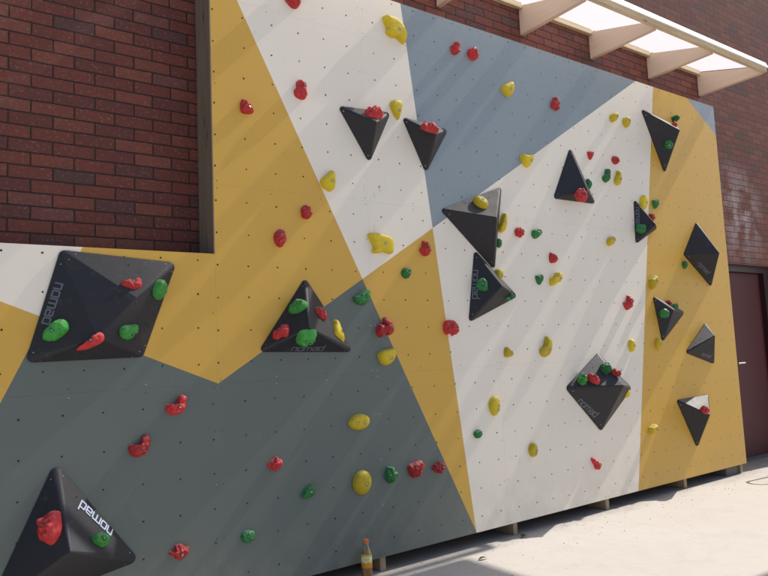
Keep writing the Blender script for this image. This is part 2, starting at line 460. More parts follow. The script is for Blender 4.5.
for x0, x1 in zip(BX, BX[1:]):
    bm = bmesh.new(); add_box(bm, x0+.047, x1-.002, .232, .2785, 4.572, 4.632)
    bmesh.ops.bevel(bm, geom=list(bm.edges), offset=.003, segments=2, affect='EDGES')
    cpart('batten', bm, M['pine'])
bm = bmesh.new(); add_box(bm, 1.55, 7.712, -.486, -.439, 4.345, 4.414)
bmesh.ops.bevel(bm, geom=list(bm.edges), offset=.004, segments=2, affect='EDGES')
cpart('front_rail', bm, M['pine'])
bm = bmesh.new(); prof = ((-.488, 4.388), (-.506, 4.388), (-.478, 4.458), (-.460, 4.458), (-.4875, 4.42))
a = [bm.verts.new((1.54, y, z)) for y, z in prof]; b = [bm.verts.new((7.722, y, z)) for y, z in prof]
bm.faces.new(a); bm.faces.new(b[::-1])
for k in range(5): bm.faces.new((a[k], b[k], b[(k+1)%5], a[(k+1)%5]))
cpart('edge_trim', bm, M['trim'])
bm = bmesh.new()
n = 12
prev = None
for k in range(n+1):
    x = 1.545 + (7.717-1.545)*k/n; rz = .0
    cur = (bm.verts.new((x, -.486, 4.424+rz)), bm.verts.new((x, .277, 4.638+rz)))
    if prev: bm.faces.new((prev[0], cur[0], cur[1], prev[1]))
    prev = cur
cpart('glazing', bm, M['sheet'])

# ------------------------------------------------- black volumes on the wall
VOLUME_LABELS = {
 'V1': 'wide black rhombus volume with five holds, directly below the brick recess at upper left',
 'V2': 'black pyramid volume with five holds where the ochre and slate fields meet',
 'V3': 'large black pyramid volume in the bottom left corner with a sunlit upside-down logo',
 'V4': 'small black downward-pointing volume entirely on the upper white field, red hold on top',
 'V5': 'small black downward-pointing volume across the white and sky-sheen slate border, red hold on top',
 'V6': 'large black three-sided volume with a yellow hold on its upper face, mid wall',
 'V7': 'black volume with sideways logo and two green holds, hanging below the large mid-wall volume',
 'V8': 'black upright triangular volume with a red hold near its lower right corner',
 'V9': 'topmost black downward-pointing volume across the right white and ochre border',
 'V10': 'small black volume pointing right with sideways logo, on the right white and ochre border',
 'V11': 'black diamond-shaped volume with no holds on it, right ochre field near the brick',
 'V12': 'small black downward-pointing volume with a glossy green hold, left edge of right ochre field',
 'V13': 'small black volume with no holds and a pale sunlit upper face, near the door',
 'V14': 'lowest black downward-pointing volume on the right ochre field, pinkish hold on its top',
 'V15': 'black rhombus volume with green and red holds along its upper face, right white field',
}
def inset_poly(vs, d):
    c = sum(vs, Vector()) / len(vs)
    return [v + (c - v).normalized()*d for v in vs]
GLYPH = {   # stroke paths of the squarish lower-case lettering, x-height 1
 'n': (.85, [[(.0,0),(.0,1),(.68,1),(.85,.83),(.85,0)]]),
 'o': (.9, [[(.12,0),(0,.14),(0,.86),(.12,1),(.78,1),(.9,.86),(.9,.14),(.78,0),(.12,0)]]),
 'm': (1.4, [[(0,0),(0,1),(1.24,1),(1.4,.83),(1.4,0)], [(.7,.95),(.7,0)]]),
 'a': (.88, [[(.08,1),(.74,1),(.88,.86),(.88,0),(.12,0),(0,.12),(0,.44),(.12,.56),(.82,.56)]]),
 'd': (.88, [[(.88,1.55),(.88,0),(.12,0),(0,.14),(0,.86),(.12,1),(.82,1)]]),
}
def logo_mesh(word, s, e, N, weight=.23):
    s, e, N = Vector(s), Vector(e), Vector(N).normalized()
    dx = (e-s); tot = sum(GLYPH[c][0] for c in word) + .34*(len(word)-1)
    k = dx.length/tot; dx.normalize(); up = N.cross(dx).normalized()
    bm = bmesh.new(); x = 0; w = weight/2; lay = 0
    for ch in word:
        gw, paths = GLYPH[ch]
        for pth in paths:
            for (ax, ay), (bx, by) in zip(pth, pth[1:]):
                d = Vector((bx-ax, by-ay)); L = d.length
                if L < 1e-6: continue
                d /= L; nrm = Vector((-d.y, d.x)); a = Vector((ax, ay)) - d*w; b = Vector((bx, by)) + d*w
                h = .0016 + .00012*(lay % 7); lay += 1
                bm.faces.new([bm.verts.new(s + dx*((x+q.x)*k) + up*(q.y*k) + N*h) for q in (a-nrm*w, b-nrm*w, b+nrm*w, a+nrm*w)])
        x += gw + .34
    me = bpy.data.meshes.new('logo'); bm.to_mesh(me); bm.free(); return me
def make_volume(key, pts, tris, logo):
    P = {k: Vector(v) for k, v in pts.items()}
    base = [k for k in P if abs(P[k].y) < 1e-6]
    c = sum((P[k] for k in base), Vector()) / len(base)
    lift = {k: P[k] + Vector((0, -.011, 0)) if k in base else P[k] for k in P}
    # convex hull over rounded base corners and small rounded peaks
    order = sorted(base, key=lambda k: math.atan2(P[k].z-c.z, P[k].x-c.x))
    big = max((P[a]-P[b]).length for a in base for b in base)
    rc = .022 if big < .75 else .030
    bm = bmesh.new()
    for i, k in enumerate(order):
        p, q, r_ = P[order[i-1]], P[k], P[order[(i+1) % len(order)]]
        d1, d2 = (p-q).normalized(), (r_-q).normalized()
        half = d1.angle(d2)/2; dist = min(rc/math.sin(half), .085); rad = dist*math.sin(half)
        o = q + (d1+d2).normalized()*dist
        n1 = d1.cross(Vector((0, 1, 0))); n2 = d2.cross(Vector((0, 1, 0)))
        if n1.dot(d2) > 0: n1 = -n1
        if n2.dot(d1) > 0: n2 = -n2
        for s in range(9):
            n = n1.slerp(n2, s/8) if n1.angle(n2) < 3.1 else n1
            bm.verts.new(o + n*rad - c)
            bm.verts.new(o + n*rad + Vector((0, -.009, 0)) - c)
            bm.verts.new(o + n*(rad-.004) + Vector((0, -.0125, 0)) - c)
    for k in P:
        if k in base: continue
        ctr_ = P[k] + (c - P[k]).normalized()*.017
        for a_ in range(12):
            for e_ in range(1, 7):
                th_, ph_ = a_*math.tau/12, e_*math.pi/12
                bm.verts.new(ctr_ + Vector((math.cos(th_)*math.sin(ph_), -math.cos(ph_), math.sin(th_)*math.sin(ph_)))*.012 - c)
        bm.verts.new(ctr_ + Vector((0, -.012, 0)) - c)
    g = bmesh.ops.convex_hull(bm, input=list(bm.verts), use_existing_faces=False)
    bmesh.ops.delete(bm, geom=[v for v in bm.verts if not v.link_faces], context='VERTS')
    bmesh.ops.dissolve_limit(bm, angle_limit=R(.6), verts=list(bm.verts), edges=list(bm.edges))
    bmesh.ops.recalc_face_normals(bm, faces=bm.faces)
    root = thing('climbing_volume', VOLUME_LABELS[key], 'climbing volume', c, 'black volumes screwed to the climbing wall')
    me = bpy.data.meshes.new('body'); bm.to_mesh(me); bm.free()
    for p in me.polygons: p.use_smooth = True
    body = link('body', me, M['volume'], root)
    wn = body.modifiers.new('weighted_normal', 'WEIGHTED_NORMAL'); wn.mode = 'FACE_AREA'; wn.weight = 90
    # flush screws near the corners and threaded holes over the faces
    rg = random.Random(key); sb = bmesh.new(); hb = bmesh.new()
    def dot(b, p, N, r):
        u = N.orthogonal().normalized(); w = N.cross(u)
        b.faces.new([b.verts.new(p - c + N*.0012 + (u*math.cos(k*math.tau/10) + w*math.sin(k*math.tau/10))*r) for k in range(10)])
    for t in tris:
        A, B, C = [lift[k] for k in t]
        N = (B-A).cross(C-A).normalized()
        if N.y > 0: N = -N
        ctr = (A+B+C)/3; size = (B-A).length
        for k in t:
            if k in base: dot(sb, lift[k]*.78 + ctr*.22, N, .0034)
        for q in range(int(size*6)):
            a, b = rg.random(), rg.random()
            if a+b > 1: a, b = 1-a, 1-b
            p = A + (B-A)*(.12+.76*a) + (C-A)*(.12+.76*b)*.8
            dot(hb, p, N, .0052)
    me = bpy.data.meshes.new('screws'); sb.to_mesh(me); sb.free()
    o = link('screws', me, M['screw'], root); o['kind'] = 'stuff'
    me = bpy.data.meshes.new('threaded_holes'); hb.to_mesh(me); hb.free()
    o = link('threaded_holes', me, M['hole'], root); o['kind'] = 'stuff'
    if logo:
        s, e, N = logo
        if key == 'V6': s, e = s, tuple(s[i] + (e[i]-s[i])*.62 for i in range(3))
        o = link('logo', logo_mesh('nomad', Vector(s)+Vector((0,-.009,0)), Vector(e)+Vector((0,-.009,0)), N), M['logo_sunlit' if key == 'V3' else 'logo'], root)
        o.location = -c
VOLUMES = {
    'V1': ({'TL': (0.665, 0.0, 2.06), 'TR': (1.276, 0.0, 2.017), 'BR': (1.082, 0.0, 1.485), 'BL': (0.505, 0.0, 1.478), 'P': (1.025, -0.13, 1.805), 'Q': (0.817, -0.13, 1.58)},
        [('TL', 'P', 'TR'), ('TR', 'P', 'BR'), ('TL', 'Q', 'P'), ('P', 'Q', 'BR'), ('TL', 'BL', 'Q'), ('BL', 'BR', 'Q')],
        ((0.6421, -0.0117, 1.884), (0.5798, -0.0092, 1.6774), (-0.4136, -0.9033, 0.1137))),
    'V2': ({'T': (2.112, 0.0, 1.954), 'BL': (1.773, 0.0, 1.489), 'BR': (2.461, 0.0, 1.465), 'A': (2.021, -0.2, 1.621)},
        [('T', 'BL', 'A'), ('BL', 'BR', 'A'), ('BR', 'T', 'A')],
        ((1.9884, -0.0119, 1.4898), (2.2101, -0.0158, 1.4849), (-0.0285, -0.575, -0.8176))),
    'V3': ({'T': (0.642, 0.0, 0.973), 'BR': (1.057, 0.0, 0.407), 'BL': (0.327, 0.0, 0.276), 'A': (0.672, -0.24, 0.575)},
        [('T', 'A', 'BR'), ('BR', 'A', 'BL'), ('BL', 'A', 'T')],
        ((0.9161, -0.005, 0.5917), (0.763, -0.0272, 0.7675), (0.6055, -0.6605, 0.4439))),
    'V4': ({'TL': (2.414, 0.0, 3.157), 'TR': (2.863, 0.0, 3.186), 'B': (2.658, 0.0, 2.786), 'A': (2.625, -0.16, 3.029)},
        [('TL', 'A', 'TR'), ('TR', 'A', 'B'), ('B', 'A', 'TL')],
        None),
    'V5': ({'TL': (2.967, 0.0, 3.174), 'TR': (3.411, 0.0, 3.146), 'B': (3.168, 0.0, 2.776), 'A': (3.159, -0.16, 3.032)},
        [('TL', 'A', 'TR'), ('TR', 'A', 'B'), ('B', 'A', 'TL')],
        None),
    'V6': ({'L': (3.292, 0.0, 2.509), 'TR': (3.958, 0.0, 2.755), 'B': (3.822, 0.0, 2.067), 'A': (3.688, -0.2, 2.442)},
        [('L', 'A', 'TR'), ('TR', 'A', 'B'), ('B', 'A', 'L')],
        ((3.5307, -0.027, 2.5683), (3.7911, -0.0255, 2.6662), (-0.245, -0.7072, 0.6632))),
    'V7': ({'T': (3.618, 0.0, 2.217), 'BL': (3.518, 0.0, 1.653), 'R': (4.064, 0.0, 1.859), 'A': (3.733, -0.17, 1.921)},
        [('T', 'BL', 'A'), ('BL', 'R', 'A'), ('R', 'T', 'A')],
        ((3.5879, 0.0014, 2.0552), (3.5572, -0.0069, 1.8362), (-0.7067, -0.6963, 0.1253))),
    'V8': ({'T': (4.865, 0.0, 3.217), 'BL': (4.589, 0.0, 2.722), 'BR': (5.166, 0.0, 2.727), 'A': (4.89, -0.14, 2.79)},
        [('T', 'BL', 'A'), ('BL', 'BR', 'A'), ('BR', 'T', 'A')],
        None),
    'V9': ({'TL': (6.013, 0.0, 3.781), 'TR': (6.671, 0.0, 3.696), 'B': (6.339, 0.0, 3.156), 'A': (6.32, -0.22, 3.546)},
        [('TL', 'A', 'TR'), ('TR', 'A', 'B'), ('B', 'A', 'TL')],
        None),
    'V10': ({'T': (5.77, 0.0, 2.834), 'R': (6.126, 0.0, 2.573), 'B': (5.743, 0.0, 2.389), 'A': (5.858, -0.16, 2.554)},
        [('T', 'A', 'R'), ('R', 'A', 'B'), ('B', 'A', 'T')],
        ((5.7689, -0.0068, 2.743), (5.7581, -0.0068, 2.5649), (-0.835, -0.5479, 0.0507))),
    'V11': ({'T': (6.858, 0.0, 2.691), 'R': (7.235, 0.0, 2.366), 'B': (7.031, 0.0, 2.004), 'L': (6.559, 0.0, 2.325), 'A': (6.797, -0.25, 2.318)},
        [('T', 'A', 'R'), ('R', 'A', 'B'), ('B', 'A', 'L'), ('L', 'A', 'T')],
        ((6.7312, -0.0358, 2.2301), (6.8859, -0.0427, 2.1292), (-0.5005, -0.4559, -0.736))),
    'V12': ({'TL': (5.953, 0.0, 1.888), 'R': (6.485, 0.0, 1.731), 'B': (6.049, 0.0, 1.438), 'A': (6.097, -0.12, 1.747)},
        [('TL', 'A', 'R'), ('R', 'A', 'B'), ('B', 'A', 'TL')],
        None),
    'V13': ({'T': (6.864, 0.0, 1.621), 'L': (6.434, 0.0, 1.322), 'BR': (6.961, 0.0, 1.183), 'A': (6.775, -0.14, 1.485)},
        [('T', 'L', 'A'), ('L', 'BR', 'A'), ('BR', 'T', 'A')],
        ((6.6812, -0.0141, 1.2823), (6.8467, -0.0204, 1.2501), (-0.1267, -0.8679, -0.4804))),
    'V14': ({'TL': (6.204, 0.0, 0.865), 'TR': (6.801, 0.0, 0.877), 'B': (6.501, 0.0, 0.368), 'A': (6.44, -0.2, 0.709)},
        [('TL', 'A', 'TR'), ('TR', 'A', 'B'), ('B', 'A', 'TL')],
        None),
    'V15': ({'T': (5.042, 0.0, 1.367), 'L': (4.574, 0.0, 1.088), 'B': (5.005, 0.0, 0.687), 'R': (5.495, 0.0, 1.028), 'A': (5.038, -0.25, 1.085)},
        [('T', 'L', 'A'), ('L', 'B', 'A'), ('B', 'R', 'A'), ('R', 'T', 'A')],
        ((4.7103, 0.0002, 0.9608), (4.8982, -0.0186, 0.8182), (-0.4244, -0.7822, -0.4561))),
}
for key, (pts, tris, logo) in VOLUMES.items():
    make_volume(key, pts, tris, logo)

# ------------------------------------------------------------ climbing holds
OUT = {
 'wingA': [(-.49,.43),(-.32,.49),(-.03,.46),(.26,.30),(.44,.04),(.49,-.20),(.39,-.48),(.23,-.42),(.07,-.30),(-.16,-.34),(-.35,-.27),(-.39,-.16),(-.34,-.04),(-.44,.17)],
 'wingB': [(-.48,.38),(-.30,.49),(.06,.44),(.38,.33),(.49,.05),(.48,-.33),(.37,-.48),(.12,-.40),(-.10,-.47),(-.32,-.46),(-.29,-.22),(-.37,.04)],
 'sail': [(.30,.5),(.46,.30),(.5,-.1),(.42,-.38),(.1,-.5),(-.36,-.34),(-.5,-.05),(-.15,.24)],
 'eight': [(.0,.5),(.35,.42),(.45,.15),(.30,.0),(.5,-.2),(.38,-.45),(-.05,-.5),(-.42,-.38),(-.5,-.12),(-.30,.03),(-.28,.32)],
 'trileft': [(-.25,.5),(.0,.32),(.45,-.05),(.48,-.35),(.05,-.5),(-.40,-.46),(-.5,-.1),(-.42,.3)],
 'hook': [(-.5,-.2),(-.42,.08),(-.1,.02),(.0,.38),(.2,.5),(.45,.35),(.5,0),(.32,-.35),(-.1,-.5),(-.4,-.42)],
 'tear': [(.08,-.5),(-.22,-.28),(-.48,.1),(-.4,.36),(-.05,.5),(.35,.48),(.5,.25),(.38,-.12),(.2,-.46)],
 'heartL': [(-.5,-.05),(-.12,.28),(.3,.5),(.5,.36),(.46,-.1),(.3,-.38),(.02,-.5),(-.25,-.34)],
 'triup': [(-.2,.2),(-.02,.5),(.25,.45),(.42,.1),(.48,-.32),(.2,-.5),(-.1,-.40),(-.5,-.38),(-.45,-.05)],
 'heart': [(-.47,.38),(-.05,.36),(.38,.5),(.5,.12),(.25,-.28),(.02,-.5),(-.3,-.36),(-.5,.08)],
 'stub': [(-.5,-.25),(-.38,.15),(.05,.42),(.4,.5),(.5,.2),(.36,-.3),(0,-.5),(-.35,-.46)],
 'beanR': [(.1,.5),(.45,.42),(.5,0),(.27,-.38),(-.1,-.5),(-.45,-.36),(-.5,-.12),(-.12,.08)],
 'beanL': [(-.1,.48),(.18,.2),(.48,-.02),(.5,-.3),(.2,-.5),(-.2,-.3),(-.46,.0),(-.5,.35)],
 'bean': [(.3,.5),(.5,.2),(.42,-.2),(.1,-.46),(-.35,-.5),(-.5,-.25),(-.28,.0),(-.1,.32)],
 'pear': [(.12,.5),(.36,.42),(.34,.06),(.46,-.2),(.25,-.47),(-.2,-.5),(-.5,-.3),(-.34,0),(-.06,.2),(-.02,.42)],
 'cres': [(.3,.5),(.5,.3),(.42,-.08),(.12,-.45),(-.35,-.5),(-.5,-.3),(-.26,0),(.0,.32)],
 'chip': [(-.5,.15),(-.2,.32),(.2,.5),(.5,.32),(.46,-.1),(.12,-.2),(-.05,-.48),(-.36,-.47),(-.46,-.15)],
 'bird': [(-.5,.0),(-.2,.02),(-.02,.2),(.1,.5),(.4,.46),(.5,.1),(.44,-.14),(.18,-.4),(-.08,-.5),(-.36,-.3)],
 'birdR': [(-.5,-.35),(-.46,-.05),(-.12,.08),(.08,.38),(.34,.5),(.5,.1),(.45,-.28),(.1,-.34),(-.2,-.5)],
 'tearUL': [(-.5,.42),(-.26,.5),(.1,.2),(.45,0),(.5,-.27),(.24,-.5),(-.06,-.4),(-.2,-.1),(-.45,.22)],
 'bow': [(-.5,-.42),(-.42,.05),(-.1,.1),(.18,.45),(.45,.42),(.5,0),(.3,-.26),(-.05,-.14),(-.28,-.5)],
 'twolobe': [(-.5,.0),(-.36,.36),(-.08,.28),(.1,.28),(.3,.5),(.5,.34),(.45,-.05),(.15,-.36),(-.2,-.5),(-.45,-.3)],
 'twolobeR': [(-.5,-.4),(-.46,-.05),(-.2,.3),(.1,.5),(.42,.42),(.5,.05),(.34,-.2),(.05,-.46),(-.25,-.5)],
 'knob': [(-.26,.12),(-.2,.42),(0,.5),(.2,.40),(.26,.12),(.5,-.12),(.38,-.4),(0,-.5),(-.36,-.4),(-.5,-.1)],
 'leaf': [(-.5,-.05),(-.2,.12),(.1,.38),(.4,.5),(.5,.2),(.42,-.25),(.05,-.5),(-.36,-.36)],
 'three': [(-.5,-.1),(-.4,.16),(-.08,.12),(-.08,.42),(.12,.5),(.28,.28),(.48,.22),(.5,-.2),(.25,-.4),(-.05,-.26),(-.28,-.5),(-.48,-.36)],
 'notch': [(-.5,0),(-.4,.36),(-.1,.5),(.3,.42),(.5,.1),(.42,-.3),(.2,-.5),(-.02,-.24),(-.2,-.42),(-.42,-.3)],
 'dee': [(-.5,.2),(-.3,.40),(.1,.48),(.45,.5),(.5,.1),(.32,-.3),(0,-.5),(-.3,-.4),(-.46,-.1)],
 'square': [(-.5,.2),(-.38,.45),(0,.5),(.38,.46),(.5,.15),(.48,-.28),(.3,-.5),(-.1,-.48),(-.42,-.36)],
 'dtall': [(.0,.42),(.2,.5),(.4,.36),(.38,.05),(.5,-.22),(.36,-.5),(-.02,-.36),(-.5,-.16),(-.38,.12),(-.14,.28)],
 'sliver': [(-.5,-.47),(-.15,-.08),(.2,.36),(.35,.5),(.5,.3),(.45,-.06),(.1,-.34),(-.2,-.48)],
 'fish': [(-.5,-.05),(-.15,.32),(.1,.28),(.45,.5),(.5,.2),(.4,-.3),(.1,-.5),(-.2,-.36)],
 'jay': [(-.5,-.06),(-.38,.08),(-.12,.02),(.06,.12),(.14,.4),(.34,.5),(.5,.28),(.46,-.1),(.26,-.4),(-.1,-.5),(-.42,-.36)],
}
ELL = {'egg': (.96, 1, .12), 'eggtall': (.8, 1, -.1), 'oval': (.9, 1, -.15), 'ovalH': (1, .72, 0), 'ovalR': (1, .66, .6), 'ovalL': (1, .66, -.6)}
def outline(style, rg):
    if style in OUT: pts = OUT[style]
    elif style in ELL:
        a, b, rot = ELL[style]; pts = []
        for k in range(14):
            t = k*math.tau/14; e = 1 + rg.uniform(-.035, .035)
            x, y = a*math.cos(t)*e, b*math.sin(t)*e*(1 + .10*math.cos(t))
            pts.append((x*math.cos(rot)-y*math.sin(rot), x*math.sin(rot)+y*math.cos(rot)))
    else:
        amp = .13 if style == 'blob' else .22; n = 11 if style == 'blob' else 13
        pts = [(math.cos(k*math.tau/n)*(1+rg.uniform(-amp, amp)), math.sin(k*math.tau/n)*(1+rg.uniform(-amp, amp))) for k in range(n)]
    xs = [p[0] for p in pts]; ys = [p[1] for p in pts]
    w, h = max(xs)-min(xs), max(ys)-min(ys); cx, cy = (max(xs)+min(xs))/2, (max(ys)+min(ys))/2
    pts = [((x-cx)/w, (y-cy)/h) for x, y in pts]
    area = sum(a[0]*b[1]-b[0]*a[1] for a, b in zip(pts, pts[1:]+pts[:1]))
    if area < 0: pts.reverse()
    out = []; n = len(pts); m = 5
    for i in range(n):
        p0, p1, p2, p3 = [Vector(pts[(i+j-1) % n]) for j in range(4)]
        for q in range(m):
            t = q/m
            out.append(.5*((2*p1) + (p2-p0)*t + (2*p0-5*p1+4*p2-p3)*t*t + (3*p1-p0-3*p2+p3)*t**3))
    return out
def hold_mesh(style, W, H, D, colour, rg):
    o = outline(style, rg); n = len(o)
    ctr = sum(o, Vector((0, 0)))/n
    peak = ctr + Vector((rg.uniform(-.05, .05), .06))
    K = 11
    red, grn = colour == 'R', colour in 'Gg'
    rough = {'crag': 1.25}.get(style, 1.05 if red else (.6 if grn else .06))
    if style in ('jay', 'three', 'knob', 'notch', 'bird', 'birdR', 'hook', 'eight'): rough = .95 if red else .5
    off = Vector((rg.uniform(-50, 50), rg.uniform(-50, 50), rg.uniform(-50, 50)))
    size = max(W, H)
    bm = bmesh.new(); rings = []
    pw, pe = (4.2, .5) if not red else (2.8, .55)
    if style.startswith('wing'): pw, pe = 7., .42
    for k in range(K):
        s = 1 - (k/(K))**1.25 if k else 1.
        rr = []
        for p in o:
            c = ctr.lerp(peak, 1-s); q = c + (p-ctr)*s
            h = max(0., 1 - s**pw)**pe
            if k == 0: h = 0.
            h *= 1 + .22*(q.y if not red else q.x*.6)
            v = Vector((q.x*W, -h*D, q.y*H))
            nv = Vector(((p-ctr).x*s, -.75*(1-s)-.12, (p-ctr).y*s)).normalized()
            z = (v + off)*(3.2/size)
            d = noise.noise(z)*.55 + noise.noise(z*2.3)*.3
            if rough > .3:
                f1 = noise.voronoi(z*1.55)[0][0]; d += (.42 - f1)*1.0
                d += noise.noise(z*5.5)*.2
            a = rough*D*.36*(0.35 + .65*min(1, k/3)) if k else 0
            rr.append(bm.verts.new(v + nv*d*a))
        rings.append(rr)
    for a, b in zip(rings, rings[1:]):
        for k in range(n): bm.faces.new((a[k], a[(k+1) % n], b[(k+1) % n], b[k]))
    tip = bm.verts.new(sum((v.co for v in rings[-1]), Vector())/n)
    for k in range(n): bm.faces.new((rings[-1][k], rings[-1][(k+1) % n], tip))
    bmesh.ops.recalc_face_normals(bm, faces=bm.faces)
    for f in bm.faces: f.smooth = True
    verts = [v.co.copy() for v in bm.verts]
    return bm, verts
GROUP = {'R': 'red climbing holds', 'Y': 'yellow climbing holds', 'G': 'green climbing holds', 'g': 'green climbing holds'}
def bolt_mesh(r=.0085):
    bm = bmesh.new(); n = 14
    prof = [(r*1.25, .004), (r*1.25, -.0022), (r*.95, -.0026), (r*.85, .0005), (r*.8, -.0015), (r*.45, -.0015), (r*.4, .002)]
    rings = [[bm.verts.new((q*math.cos(k*math.tau/n), y, q*math.sin(k*math.tau/n))) for k in range(n)] for q, y in prof]
    for i, (a, b) in enumerate(zip(rings, rings[1:])):
        for k in range(n):
            f = bm.faces.new((a[k], a[(k+1) % n], b[(k+1) % n], b[k])); f.material_index = 0 if i == 4 else 1
    f = bm.faces.new(rings[-1]); f.material_index = 1
    bmesh.ops.recalc_face_normals(bm, faces=bm.faces)
    me = bpy.data.meshes.new('bolt'); bm.to_mesh(me); bm.free()
    me.materials.append(M['bolt']); me.materials.append(M['hole'])
    return me
BOLT = bolt_mesh()
def make_hold(i, label, colour, style, pos, N, W, H, D, bolt):
    rg = random.Random(1000 + i)
    root = thing('climbing_hold', label, 'climbing hold', pos, GROUP[colour])
    if N:
        n = Vector(N).normalized(); up = (Vector((0, 0, 1)) - n*n.z).normalized()
        right = up.cross(-n) if False else (-n).cross(up) * -1
        right = up.cross(n)
        if right.x < 0 and abs(n.x) < .9: right = -right
        m = Matrix((right, -n, up)).transposed()
        if m.determinant() < 0: m = Matrix((-right, -n, up)).transposed()
        root.rotation_euler = m.to_euler()
    bm, verts = hold_mesh(style, W, H, D, colour, rg)
    me = bpy.data.meshes.new('grip'); bm.to_mesh(me); bm.free()
    link('grip', me, M[colour], root)
    if bolt:
        spots = [(bolt[0]*W, bolt[1]*H)]
        if 'two bolt holes' in label:
            spots.append((bolt[0]*W - .42*W, bolt[1]*H) if style == 'ovalH' else (bolt[0]*W - .06*W, bolt[1]*H - .24*H))
        tree = BVHTree.FromPolygons(verts, [tuple(p.vertices) for p in me.polygons])
        for bx, bz in spots:
            hit, nrm, _, _ = tree.ray_cast(Vector((bx*.8, -1, bz*.8)), Vector((0, 1, 0)))
            if hit is None: continue
            if nrm.y > 0: nrm = -nrm
            nrm = (nrm + Vector((0, -1.2, 0))).normalized()
            o = link('bolt', BOLT, None, root)
            o.location = hit - nrm*.0012
            o.rotation_euler = Vector((0, -1, 0)).rotation_difference(nrm).to_euler()
